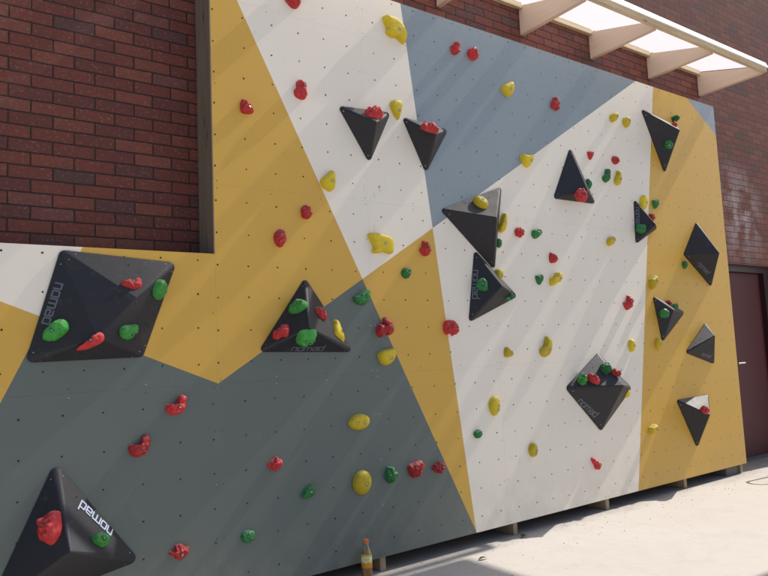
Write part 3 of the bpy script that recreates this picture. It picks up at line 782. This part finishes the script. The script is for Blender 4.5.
HOLDS = [
    ('red lumpy hold cut by the top edge of the upper white field', 'R', 'blob', (2.09, 0.0, 3.827), None, 0.115, 0.108, 0.057, (0.1, 0.1)),
    ('large yellow wing-shaped hold with hooked lower edge beside the sky-sheen slate field', 'Y', 'wingA', (2.934, 0.0, 3.831), None, 0.204, 0.18, 0.057, (0.08, -0.05)),
    ('red figure-eight hold on the upper white field near the left yellow border', 'R', 'eight', (2.122, 0.0, 3.217), None, 0.092, 0.137, 0.048, (0.15, 0.2)),
    ('red wedge hold with a peaked top, highest on the left yellow field', 'R', 'trileft', (1.736, 0.0, 3.028), None, 0.088, 0.095, 0.042, (0.12, -0.1)),
    ('red craggy hold on the top of the left small volume, white field behind', 'R', 'crag', (2.651, -0.082, 3.1), (-0.048, -0.662, 0.748), 0.142, 0.095, 0.06, None),
    ('red craggy hold on the top of the small volume at the sky-sheen slate border', 'R', 'crag', (3.093, -0.147, 3.046), (0.049, -0.63, 0.775), 0.15, 0.1, 0.063, None),
    ('yellow teardrop hold between the two small volumes topped by red holds', 'Y', 'tear', (2.916, 0.0, 3.219), None, 0.103, 0.149, 0.038, (0.1, -0.1)),
    ('yellow sail-shaped hold on the ochre border, lower left of the upper small volumes', 'Y', 'sail', (2.307, 0.0, 2.618), None, 0.11, 0.148, 0.046, (0.2, -0.05)),
    ('red hooked hold with an upright prong, left of the pair high on the sky-sheen slate', 'R', 'hook', (3.53, 0.0, 3.833), None, 0.092, 0.115, 0.048, (0.25, 0)),
    ('red rounded chunk hold, right of the pair high on blue', 'R', 'blob', (3.714, 0.0, 3.824), None, 0.099, 0.103, 0.057, (0.1, 0.0)),
    ('yellow wedge hold pointing left in the middle of the blue field', 'Y', 'heartL', (4.09, 0.0, 3.608), None, 0.136, 0.137, 0.05, (0.1, -0.1)),
    ('red peaked hold alone on the right part of the blue field', 'R', 'triup', (4.686, 0.0, 3.59), None, 0.093, 0.124, 0.049, (0, 0.2)),
    ('yellow heart-shaped hold on the slanting border of blue and white fields', 'Y', 'heart', (4.277, 0.0, 3.015), None, 0.138, 0.118, 0.05, (0.1, -0.05)),
    ('left yellow stub of the pair near the top of the right white field', 'Y', 'stub', (5.527, 0.0, 3.608), None, 0.087, 0.095, 0.055, (0.2, 0.0)),
    ('right yellow stub of the pair near the top of the right white field', 'Y', 'blob', (5.729, 0.0, 3.591), None, 0.084, 0.099, 0.053, (0.1, 0.1)),
    ('small red hold right of the upright volume, left one of two level reds', 'R', 'heart', (5.14, 0.0, 3.18), None, 0.065, 0.085, 0.034, (0.1, 0.1)),
    ('small red hold above the yellow pear hold, right one of two level reds', 'R', 'blob', (5.513, 0.0, 3.185), None, 0.09, 0.081, 0.043, (0.1, 0.1)),
    ('green bean hold beside the yellow pear hold on the right white field', 'G', 'beanR', (5.348, 0.0, 3.013), None, 0.096, 0.131, 0.046, (0.05, 0)),
    ('yellow pear-shaped hold with narrow top beside a green bean hold', 'Y', 'pear', (5.52, 0.0, 3.013), None, 0.087, 0.141, 0.046, (0.1, -0.15)),
    ('green hold peeking from behind the right edge of the upright triangular volume', 'G', 'egg', (5.078, 0.0, 2.903), None, 0.061, 0.1, 0.035, None),
    ('red hold on the front of the upright triangular volume', 'R', 'blob', (4.816, -0.114, 2.744), (-0.454, -0.854, 0.253), 0.113, 0.123, 0.053, (0.1, 0.1)),
    ('green round hold on the dark face of the topmost right volume', 'G', 'blob', (6.287, -0.103, 3.422), (-0.712, -0.597, -0.371), 0.091, 0.097, 0.048, (0.0, 0.0)),
    ('green hold stacked above a red one on the topmost right volume', 'G', 'crag', (6.59, 0.0, 3.773), None, 0.071, 0.071, 0.06, None),
    ('red hold under a green one on the upper edge of the topmost right volume', 'R', 'crag', (6.397, -0.11, 3.631), (0.096, -0.661, 0.744), 0.085, 0.062, 0.05, None),
    ('yellow slanted oval hold above the small right-pointing volume', 'Y', 'ovalR', (5.911, 0.0, 2.806), None, 0.119, 0.161, 0.044, (0.1, 0.0)),
    ('green heart hold right of a yellow slanted oval on the right yellow field', 'G', 'heart', (6.114, 0.0, 2.813), None, 0.08, 0.097, 0.042, (0.1, 0.0)),
    ('red hold behind the upper edge of the small right-pointing volume', 'R', 'blob', (6.031, 0.0, 2.672), None, 0.064, 0.073, 0.04, None),
    ('green hold on the small right-pointing volume with sideways logo', 'G', 'blob', (5.782, -0.046, 2.529), (-0.835, -0.548, 0.051), 0.097, 0.097, 0.051, (0.1, 0.1)),
    ('yellow stub hold alone below left of the small right-pointing volume', 'Y', 'stub', (5.334, 0.0, 2.39), None, 0.085, 0.09, 0.053, (0.2, 0.1)),
    ('green knob hold tucked under the left corner of the diamond volume', 'G', 'egg', (6.546, 0.0, 2.217), None, 0.06, 0.083, 0.038, (0.1, 0.0)),
    ('yellow chunky hold near the white border, right yellow field, below the diamond', 'Y', 'chip', (5.96, 0.0, 2.023), None, 0.106, 0.134, 0.055, (0.1, 0.1)),
    ('red bird-shaped hold on the right white field beside the yellow border', 'R', 'bird', (5.525, 0.0, 1.819), None, 0.119, 0.138, 0.056, (0.1, 0.1)),
    ('yellow rounded hold on the right white field, above right of the rhombus volume', 'Y', 'egg', (5.532, 0.0, 1.418), None, 0.072, 0.119, 0.042, (0.15, 0.0)),
    ('glossy green hold on the front of the small downward-pointing right volume', 'G', 'egg', (6.038, -0.051, 1.716), (-0.717, -0.68, -0.153), 0.102, 0.099, 0.052, (0.25, 0.1)),
    ('red hold showing above the edge of the small downward-pointing right volume', 'R', 'blob', (6.189, 0.0, 1.815), None, 0.06, 0.057, 0.048, None),
    ('green hold behind the small downward-pointing right volume, beside a red one', 'G', 'egg', (6.307, 0.0, 1.787), None, 0.081, 0.052, 0.038, None),
    ('yellow knob hold at the bottom tip of a small black volume, right yellow field', 'Y', 'egg', (5.957, 0.0, 1.419), None, 0.065, 0.118, 0.034, (0.2, 0.0)),
    ('pinkish red hold on the sunlit top of the lowest right volume', 'R', 'blob', (6.413, -0.155, 0.745), (-0.016, -0.626, 0.779), 0.085, 0.087, 0.053, (0.0, 0.0)),
    ('lowest yellow hold on the right yellow field, left of the lowest volume', 'Y', 'chip', (5.757, 0.0, 0.63), None, 0.1, 0.09, 0.056, (0.15, 0.0)),
    ('red teardrop hold lowest on the right white field', 'R', 'tearUL', (4.895, 0.0, 0.421), None, 0.1, 0.109, 0.047, (0.28, -0.1)),
    ('yellow round hold with two bolt holes, lowest yellow on the white field', 'Y', 'egg', (4.125, 0.0, 0.627), None, 0.084, 0.113, 0.04, (0.2, -0.05)),
    ('big yellow oval hold with two bolt holes, above the small green white-field hold', 'Y', 'oval', (3.728, 0.0, 1.007), None, 0.103, 0.154, 0.038, (0.3, 0.0)),
    ('small dark green hold at the lower left of the right white field', 'G', 'blob', (3.539, 0.0, 0.812), None, 0.071, 0.064, 0.037, (0.1, 0.0)),
    ('small yellow triangular hold left of a yellow bean hold on white', 'Y', 'trileft', (3.92, 0.0, 1.414), None, 0.091, 0.081, 0.034, (0.15, 0.0)),
    ('yellow bean-shaped hold in the middle of the right white field', 'Y', 'beanR', (4.353, 0.0, 1.441), None, 0.132, 0.169, 0.049, (0.1, -0.15)),
    ('bright green hold leftmost on top of the black rhombus volume', 'g', 'crag', (4.744, -0.046, 1.138), (-0.369, -0.693, 0.619), 0.089, 0.103, 0.056, (0.1, 0.2)),
    ('red long hold between two green ones on the black rhombus volume', 'R', 'beanL', (4.834, -0.091, 1.142), (-0.369, -0.693, 0.619), 0.106, 0.109, 0.056, (0.0, 0.1)),
    ('green hold nearest the top of the black rhombus volume', 'G', 'crag', (4.993, -0.107, 1.218), (-0.369, -0.693, 0.619), 0.09, 0.122, 0.056, (0.2, 0.1)),
    ('red hold rightmost on the upper side of the black rhombus volume', 'R', 'beanL', (5.05, -0.165, 1.187), (-0.369, -0.693, 0.619), 0.08, 0.08, 0.042, (0.0, 0.0)),
    ('yellow hold on the right lower edge of the black rhombus volume', 'Y', 'egg', (5.383, 0.0, 0.989), None, 0.073, 0.087, 0.054, None),
    ('yellow bow-shaped double hold right of a green heart hold on white', 'Y', 'bow', (4.529, 0.0, 2.013), None, 0.125, 0.115, 0.061, (0.2, 0.05)),
    ('green heart hold left of a yellow bow-shaped hold on white', 'G', 'heart', (4.337, 0.0, 2.003), None, 0.081, 0.088, 0.034, (0.15, 0.05)),
    ('red triangular hold above the yellow bow-shaped hold on white', 'R', 'trileft', (4.524, 0.0, 2.198), None, 0.085, 0.092, 0.044, (0.15, 0.1)),
    ('green two-lobed hold right of a small red hold, upper right white field', 'G', 'twolobe', (4.334, 0.0, 2.391), None, 0.103, 0.086, 0.045, (0.1, 0.0)),
    ('small round red hold left of a green two-lobed hold on white', 'R', 'blob', (4.123, 0.0, 2.39), None, 0.084, 0.084, 0.049, (0.1, 0.1)),
    ('thin yellow crescent hold against the right side of the large middle volume', 'Y', 'cres', (3.936, 0.0, 2.456), None, 0.089, 0.163, 0.047, (0.0, 0.0)),
    ('dark green hold half hidden beside the right edge of the large middle volume', 'G', 'egg', (3.886, 0.0, 2.287), None, 0.053, 0.077, 0.028, None),
    ('yellow oval hold on the upper face of the large middle volume', 'Y', 'ovalL', (3.646, -0.07, 2.565), (-0.245, -0.707, 0.663), 0.109, 0.119, 0.057, (0.1, 0.0)),
    ('yellow hold on the bright ridge of the volume below the large middle one', 'Y', 'blob', (3.853, 0.0, 2.02), None, 0.07, 0.107, 0.052, (0.1, 0.0)),
    ('green round hold beside the sideways logo of the lower middle volume', 'G', 'blob', (3.624, -0.057, 1.936), (-0.707, -0.696, 0.125), 0.094, 0.103, 0.05, (0.2, 0.0)),
    ('green hold at the right corner of the lower middle volume', 'G', 'beanR', (3.92, -0.044, 1.853), (0.246, -0.717, -0.652), 0.094, 0.065, 0.034, (0.0, 0.0)),
    ('large yellow square hold with notched lower left, tip of upper white field', 'Y', 'wingB', (2.722, 0.0, 2.214), None, 0.212, 0.144, 0.045, (0.1, 0.0)),
    ('red knobbly hold with a button top, top of the middle yellow strip', 'R', 'knob', (3.119, 0.0, 2.202), None, 0.095, 0.116, 0.05, (0.0, 0.1)),
    ('small dark green hold on the middle yellow strip', 'G', 'blob', (2.931, 0.0, 2.012), None, 0.074, 0.078, 0.039, (0.15, 0.0)),
    ('green leaf-shaped wedge hold at the top corner of the grey field', 'G', 'leaf', (2.542, 0.0, 1.835), None, 0.132, 0.112, 0.047, (0.0, -0.2)),
    ('red three-lobed hold on the border of grey field and yellow strip', 'R', 'three', (2.722, 0.0, 1.625), None, 0.134, 0.141, 0.063, (0.2, 0.0)),
    ('red notched round hold on the border of yellow strip and right white field', 'R', 'notch', (3.32, 0.0, 1.613), None, 0.123, 0.122, 0.064, (0.25, 0.1)),
    ('yellow flat-topped hold on the border of grey field and yellow strip', 'Y', 'dee', (2.732, 0.0, 1.421), None, 0.143, 0.116, 0.049, (0.1, -0.1)),
    ('red knob hold alone high right of the left yellow field, above another red', 'R', 'blob', (2.137, 0.0, 2.389), None, 0.075, 0.092, 0.04, (-0.05, 0.0)),
    ('red upright hold on the left yellow field, lower left of another red', 'R', 'eggtall', (1.94, 0.0, 2.203), None, 0.084, 0.116, 0.044, (0.1, 0.2)),
    ('green hold highest on the black pyramid at the grey and yellow border', 'g', 'ovalR', (2.023, -0.073, 1.756), (-0.689, -0.523, 0.502), 0.121, 0.096, 0.045, (0.15, 0.1)),
    ('red hold on the right face of the black pyramid at the grey and yellow border', 'R', 'beanL', (2.178, -0.063, 1.716), (0.487, -0.801, 0.348), 0.101, 0.093, 0.044, (0.1, 0.1)),
    ('red craggy hold at the lower left of the black pyramid at the grey border', 'R', 'birdR', (1.904, -0.065, 1.6), (-0.689, -0.523, 0.502), 0.105, 0.105, 0.049, (0.1, 0.1)),
    ('green squarish hold low in the middle of the black pyramid at the grey border', 'g', 'square', (2.03, -0.137, 1.577), (-0.029, -0.575, -0.818), 0.124, 0.127, 0.059, (0.15, -0.05)),
    ('yellow tall hold on the right face of the black pyramid at the grey border', 'Y', 'dtall', (2.319, -0.026, 1.604), (0.487, -0.801, 0.348), 0.089, 0.162, 0.037, (0.2, -0.1)),
    ('bright green double hold at the lower left of the wide rhombus volume', 'g', 'twolobeR', (0.643, -0.043, 1.636), (-0.414, -0.903, 0.114), 0.121, 0.111, 0.058, (-0.1, -0.1)),
    ('long red sliver hold at the bottom middle of the wide rhombus volume', 'R', 'sliver', (0.788, -0.117, 1.576), (-0.414, -0.903, 0.114), 0.133, 0.089, 0.038, (0.1, 0.0)),
    ('green flat-topped wedge hold at the lower right of the wide rhombus volume', 'g', 'dee', (0.982, -0.083, 1.622), (0.329, -0.894, -0.304), 0.105, 0.083, 0.035, (0.2, -0.1)),
    ('red pointed hold on the upper right face of the wide rhombus volume', 'R', 'fish', (1.002, -0.089, 1.879), (0.035, -0.87, 0.492), 0.12, 0.074, 0.031, (0.1, 0.1)),
    ('bright green round hold at the right edge of the wide rhombus volume', 'g', 'eggtall', (1.158, -0.044, 1.855), (0.585, -0.782, -0.213), 0.096, 0.119, 0.04, (0.2, -0.05)),
    ('red J-shaped hold, upper right of two on the grey field', 'R', 'jay', (1.262, 0.0, 1.209), None, 0.116, 0.113, 0.053, (0.1, -0.1)),
    ('red J-shaped hold, lower left of two on the grey field', 'R', 'jay', (1.059, 0.0, 1.008), None, 0.112, 0.121, 0.053, (0.15, -0.1)),
    ('red hold on the grey field left of the yellow upright oval, above a small green', 'R', 'crag', (1.864, 0.0, 0.806), None, 0.099, 0.09, 0.047, (0.1, -0.05)),
    ('green slanted oval hold on the grey field between red and lower green holds', 'G', 'ovalR', (2.087, 0.0, 0.61), None, 0.096, 0.084, 0.04, (0.05, 0.0)),
    ('yellow horizontal oval hold with two bolt holes on the grey field', 'Y', 'ovalH', (2.482, 0.0, 1.002), None, 0.161, 0.107, 0.045, (0.18, -0.05)),
    ('yellow upright oval hold lower on the grey field', 'Y', 'oval', (2.487, 0.0, 0.607), None, 0.134, 0.163, 0.049, (0.15, -0.05)),
    ('green knobbly hold right of the yellow upright oval on the grey field', 'G', 'crag', (2.721, 0.0, 0.626), None, 0.091, 0.111, 0.048, (0.1, 0.0)),
    ('red crown-shaped hold, left of two near the yellow strip', 'R', 'dee', (2.937, 0.0, 0.63), None, 0.128, 0.113, 0.059, (0.2, -0.05)),
    ('red knobbly hold touching the yellow strip, right of two on grey', 'R', 'crag', (3.145, 0.0, 0.619), None, 0.115, 0.085, 0.044, (0.2, 0.0)),
    ('red hold low on the grey field beside the bottom left pyramid', 'R', 'crag', (1.267, 0.0, 0.408), None, 0.108, 0.082, 0.043, (0.1, -0.15)),
    ('dark green hold lowest on the grey field', 'G', 'blob', (1.676, 0.0, 0.413), None, 0.085, 0.075, 0.039, (0.15, -0.1)),
    ('big red lumpy hold on the left face of the bottom left pyramid', 'R', 'blob', (0.609, -0.116, 0.676), (-0.713, -0.623, 0.322), 0.125, 0.16, 0.059, (-0.15, 0.05)),
    ('bright green ring-like hold under the logo of the bottom left pyramid', 'g', 'ovalL', (0.834, -0.096, 0.568), (0.605, -0.661, 0.444), 0.104, 0.079, 0.037, (-0.1, 0.0)),
]
for i, h in enumerate(HOLDS): make_hold(i, *h)

# -------------------------------------------------------------- small things
bottle = thing('drink_bottle', 'small plastic drink bottle with orange cap and yellow label standing against the wall foot', 'bottle', (2.455, -.075, 0))
bottle.scale = (1.0, 1.0, 1.12)
def glassy(name):
    t = NT(name)
    tr = t.node('ShaderNodeBsdfTransparent'); tr.inputs[0].default_value = (.90, .92, .86, 1)
    gl = t.node('ShaderNodeBsdfGlossy', Roughness=.06); lw = t.node('ShaderNodeLayerWeight', Blend=.35)
    mx = t.node('ShaderNodeMixShader'); f = t.math('ADD', t.math('MULTIPLY', lw.outputs['Facing'], .55), .05)
    t.link(f, mx.inputs[0]); t.link(tr.outputs[0], mx.inputs[1]); t.link(gl.outputs[0], mx.inputs[2]); t.link(mx.outputs[0], t.out.inputs['Surface'])
    return t.m
bm = bmesh.new()
lathe_bm(bm, [(.026, 0), (.0325, .004), (.034, .014), (.034, .050), (.0325, .054), (.034, .058), (.0345, .082), (.0335, .150), (.030, .168), (.021, .190), (.0155, .202), (.0145, .212), (.0145, .222)], 32)
bmesh.ops.recalc_face_normals(bm, faces=bm.faces)
link('bottle_body', to_mesh('bottle_body', bm, True), glassy('clear_bottle_plastic'), bottle)
bm = bmesh.new()
lathe_bm(bm, [(.022, .004), (.0312, .008), (.0322, .05), (.0322, .150), (.028, .168)], 32)
link('drink', to_mesh('drink', bm, True), plain('amber_tea', (.40, .16, .025), .2, var=.05, bump=0), bottle)
def label_material():
    t = NT('printed_bottle_label')
    s = t.node('ShaderNodeSeparateXYZ'); t.link(t.coord(), s.inputs[0])
    g = t.node('ShaderNodeMapRange'); g.inputs['From Min'].default_value = .080; g.inputs['From Max'].default_value = .162
    t.link(s.outputs['Z'], g.inputs['Value'])
    band = t.ramp(g.outputs[0], [(0., (.62, .22, .02)), (.25, (.75, .38, .03)), (.40, (.80, .62, .06)), (.5, (.85, .80, .45)), (.68, (.85, .82, .55)), (.8, (.78, .62, .10)), (.93, (.30, .40, .05))])
    fruit = t.ramp(t.noise(55, 2), [(.5, 0), (.6, 1)])
    low = t.ramp(g.outputs[0], [(.3, 1), (.45, 0)])
    t.base(t.mix(t.math('MULTIPLY', fruit, low), band, (.75, .16, .02))).rough(.35)
    return t.m
bm = bmesh.new()
n = 32; a = [bm.verts.new((.0350*math.cos(k*math.tau/n), .0350*math.sin(k*math.tau/n), .080)) for k in range(n)]
m_ = [bm.verts.new((.0352*math.cos(k*math.tau/n), .0352*math.sin(k*math.tau/n), .10)) for k in range(n)]
b = [bm.verts.new((.0345*math.cos(k*math.tau/n), .0345*math.sin(k*math.tau/n), .158)) for k in range(n)]
for p, q in ((a, m_), (m_, b)):
    for k in range(n): bm.faces.new((p[k], p[(k+1) % n], q[(k+1) % n], q[k]))
lab = link('label', to_mesh('label', bm, True), label_material(), bottle)
# small pink scrawled word-mark on the label, curved round it
bm = bmesh.new()
A0 = math.atan2(-3.75, -2.455)
pth = [(-.50,-.004),(-.44,.006),(-.38,-.005),(-.30,.005),(-.24,-.005),(-.14,.004),(-.08,-.005),(.02,.006),(.08,-.004),(.18,.004),(.26,-.005),(.34,.005),(.44,-.003),(.5,.004)]
pr = [Vector((.0362*math.cos(A0+t), .0362*math.sin(A0+t), .13+z*1.1)) for t, z in pth]
for p, q in zip(pr, pr[1:]):
    bm.faces.new([bm.verts.new(v) for v in (p+Vector((0,0,-.0016)), q+Vector((0,0,-.0016)), q+Vector((0,0,.0016)), p+Vector((0,0,.0016)))])
link('word_mark', to_mesh('word_mark', bm), plain('pink_label_print', (.62, .12, .14), .4, bump=0), lab)
bm = bmesh.new()
n = 30; rings = []
for r, z in ((.0160, .214), (.0165, .216), (.0165, .232), (.0150, .2345), (.010, .235)):
    rings.append([bm.verts.new(((r + (.0007 if k % 2 and r > .016 else 0))*math.cos(k*math.tau/n), (r + (.0007 if k % 2 and r > .016 else 0))*math.sin(k*math.tau/n), z)) for k in range(n)])
for p, q in zip(rings, rings[1:]):
    for k in range(n): bm.faces.new((p[k], p[(k+1) % n], q[(k+1) % n], q[k]))
bm.faces.new(rings[0]); bm.faces.new(rings[-1])
link('cap', to_mesh('cap', bm), plain('orange_cap', (.72, .17, .03), .4, var=.05, bump=0), bottle)

def dry_leaf(x, y, rz, s, label):
    bm = bmesh.new(); n = 7; L, Rr = [], []
    for k in range(n+1):
        t = k/n; w = .38*math.sin(math.pi*t)**.8*(1-.25*t)
        z = .12*math.sin(t*3.0) + .02
        L.append(bm.verts.new(((t-.5)*s, w*s*.5, (z+.16*w)*s))); Rr.append(bm.verts.new(((t-.5)*s, -w*s*.5, (z+.10*w)*s)))
    for k in range(n):
        bm.faces.new((L[k], L[k+1], Rr[k+1], Rr[k]))
    bmesh.ops.remove_doubles(bm, verts=bm.verts, dist=1e-5)
    o = link('dry_leaf', to_mesh('dry_leaf', bm, True), M['leaf'])
    o.location = (x, y, .003); o.rotation_euler = (0, 0, rz)
    tag(o, label, 'leaf', 'dry leaves on the pavement')
dry_leaf(3.905, -.06, .5, .10, 'curled dry leaf on the sunny paving just off the wall foot')
dry_leaf(3.30, -.25, -.2, .08, 'small dry leaf at the edge of the blurred canopy shadow')

# loose grit swept against the wall foot
rg = random.Random(11); bm = bmesh.new()
for k in range(260):
    x = rg.uniform(1.5, 9.5); y = .02 - abs(rg.gauss(0, .28)); s = rg.uniform(.002, .005)
    m4 = Matrix.Translation((x, y, s*.4)) @ Matrix.Rotation(rg.uniform(0, 6), 4, 'Z') @ Matrix.Diagonal((s*rg.uniform(.7, 1.5), s, s*.7, 1))
    bmesh.ops.create_icosphere(bm, subdivisions=1, radius=1, matrix=m4)
tag(link('grit', to_mesh('grit', bm), plain('stone_grit', (.42, .38, .33), .9, var=.35, scale=90)), 'loose stone grit along the foot of the climbing wall', 'grit', kind='stuff')

# narrow steel hoop barrier beside the door; only its shadow reaches the picture
hoop = thing('hoop_barrier', 'narrow steel hoop stand whose looped shadow falls on the paving right of the wall', 'hoop barrier', (7.70, -.40, 0))
bm = bmesh.new(); pts = [(0, -.10, 0), (0, -.10, .74)]
for k in range(1, 12):
    t = math.pi*k/12; pts.append((0, -.10*math.cos(t), .74+.11*math.sin(t)))
pts += [(0, .10, .74), (0, .10, 0)]
tube_bm(bm, pts, .014, 10)
link('hoop', to_mesh('hoop', bm, True), M['galv'], hoop)

# ------------------------------------------------------------ light and lens
AX, AY = .95, -.088                   # to-sun slope per metre of height: right along the wall, slightly in front of it
sun_dir = Vector((AX, AY, 1.0)).normalized()
sl = bpy.data.lights.new('sun', 'SUN'); sl.energy = 5.0; sl.angle = R(.53); sl.color = (1., .95, .87)
so = bpy.data.objects.new('sun', sl); col.objects.link(so)
so.rotation_euler = sun_dir.to_track_quat('Z', 'Y').to_euler()
so.location = (10, -4, 12)
w = bpy.data.worlds.new('World'); scene.world = w; w.use_nodes = True
nt = w.node_tree; bg = nt.nodes['Background']
sky = nt.nodes.new('ShaderNodeTexSky'); sky.sky_type = 'NISHITA'; sky.sun_disc = False
sky.sun_elevation = math.asin(sun_dir.z); sky.sun_rotation = math.atan2(sun_dir.x, sun_dir.y)
sky.air_density = 1.0; sky.dust_density = 2.0; sky.ozone_density = 1.0
nt.links.new(sky.outputs[0], bg.inputs[0]); bg.inputs[1].default_value = .15

cd = bpy.data.cameras.new('camera'); cam = bpy.data.objects.new('camera', cd); col.objects.link(cam)
cd.sensor_fit = 'HORIZONTAL'; cd.sensor_width = 36; cd.lens = 31.668; cd.clip_start = .05; cd.clip_end = 2000
m = Matrix(((.814636, -.020089, -.579624), (-.578303, -.103887, -.80918), (-.04396, .994386, -.096248)))
cam.matrix_world = Matrix.Translation((0, -3.8248, 1.4466)) @ m.to_4x4()
scene.camera = cam
scene.view_settings.view_transform = 'Standard'; scene.view_settings.look = 'None'
scene.view_settings.exposure = 0; scene.view_settings.gamma = 1
scene.cycles.max_bounces = 8; scene.cycles.transparent_max_bounces = 8
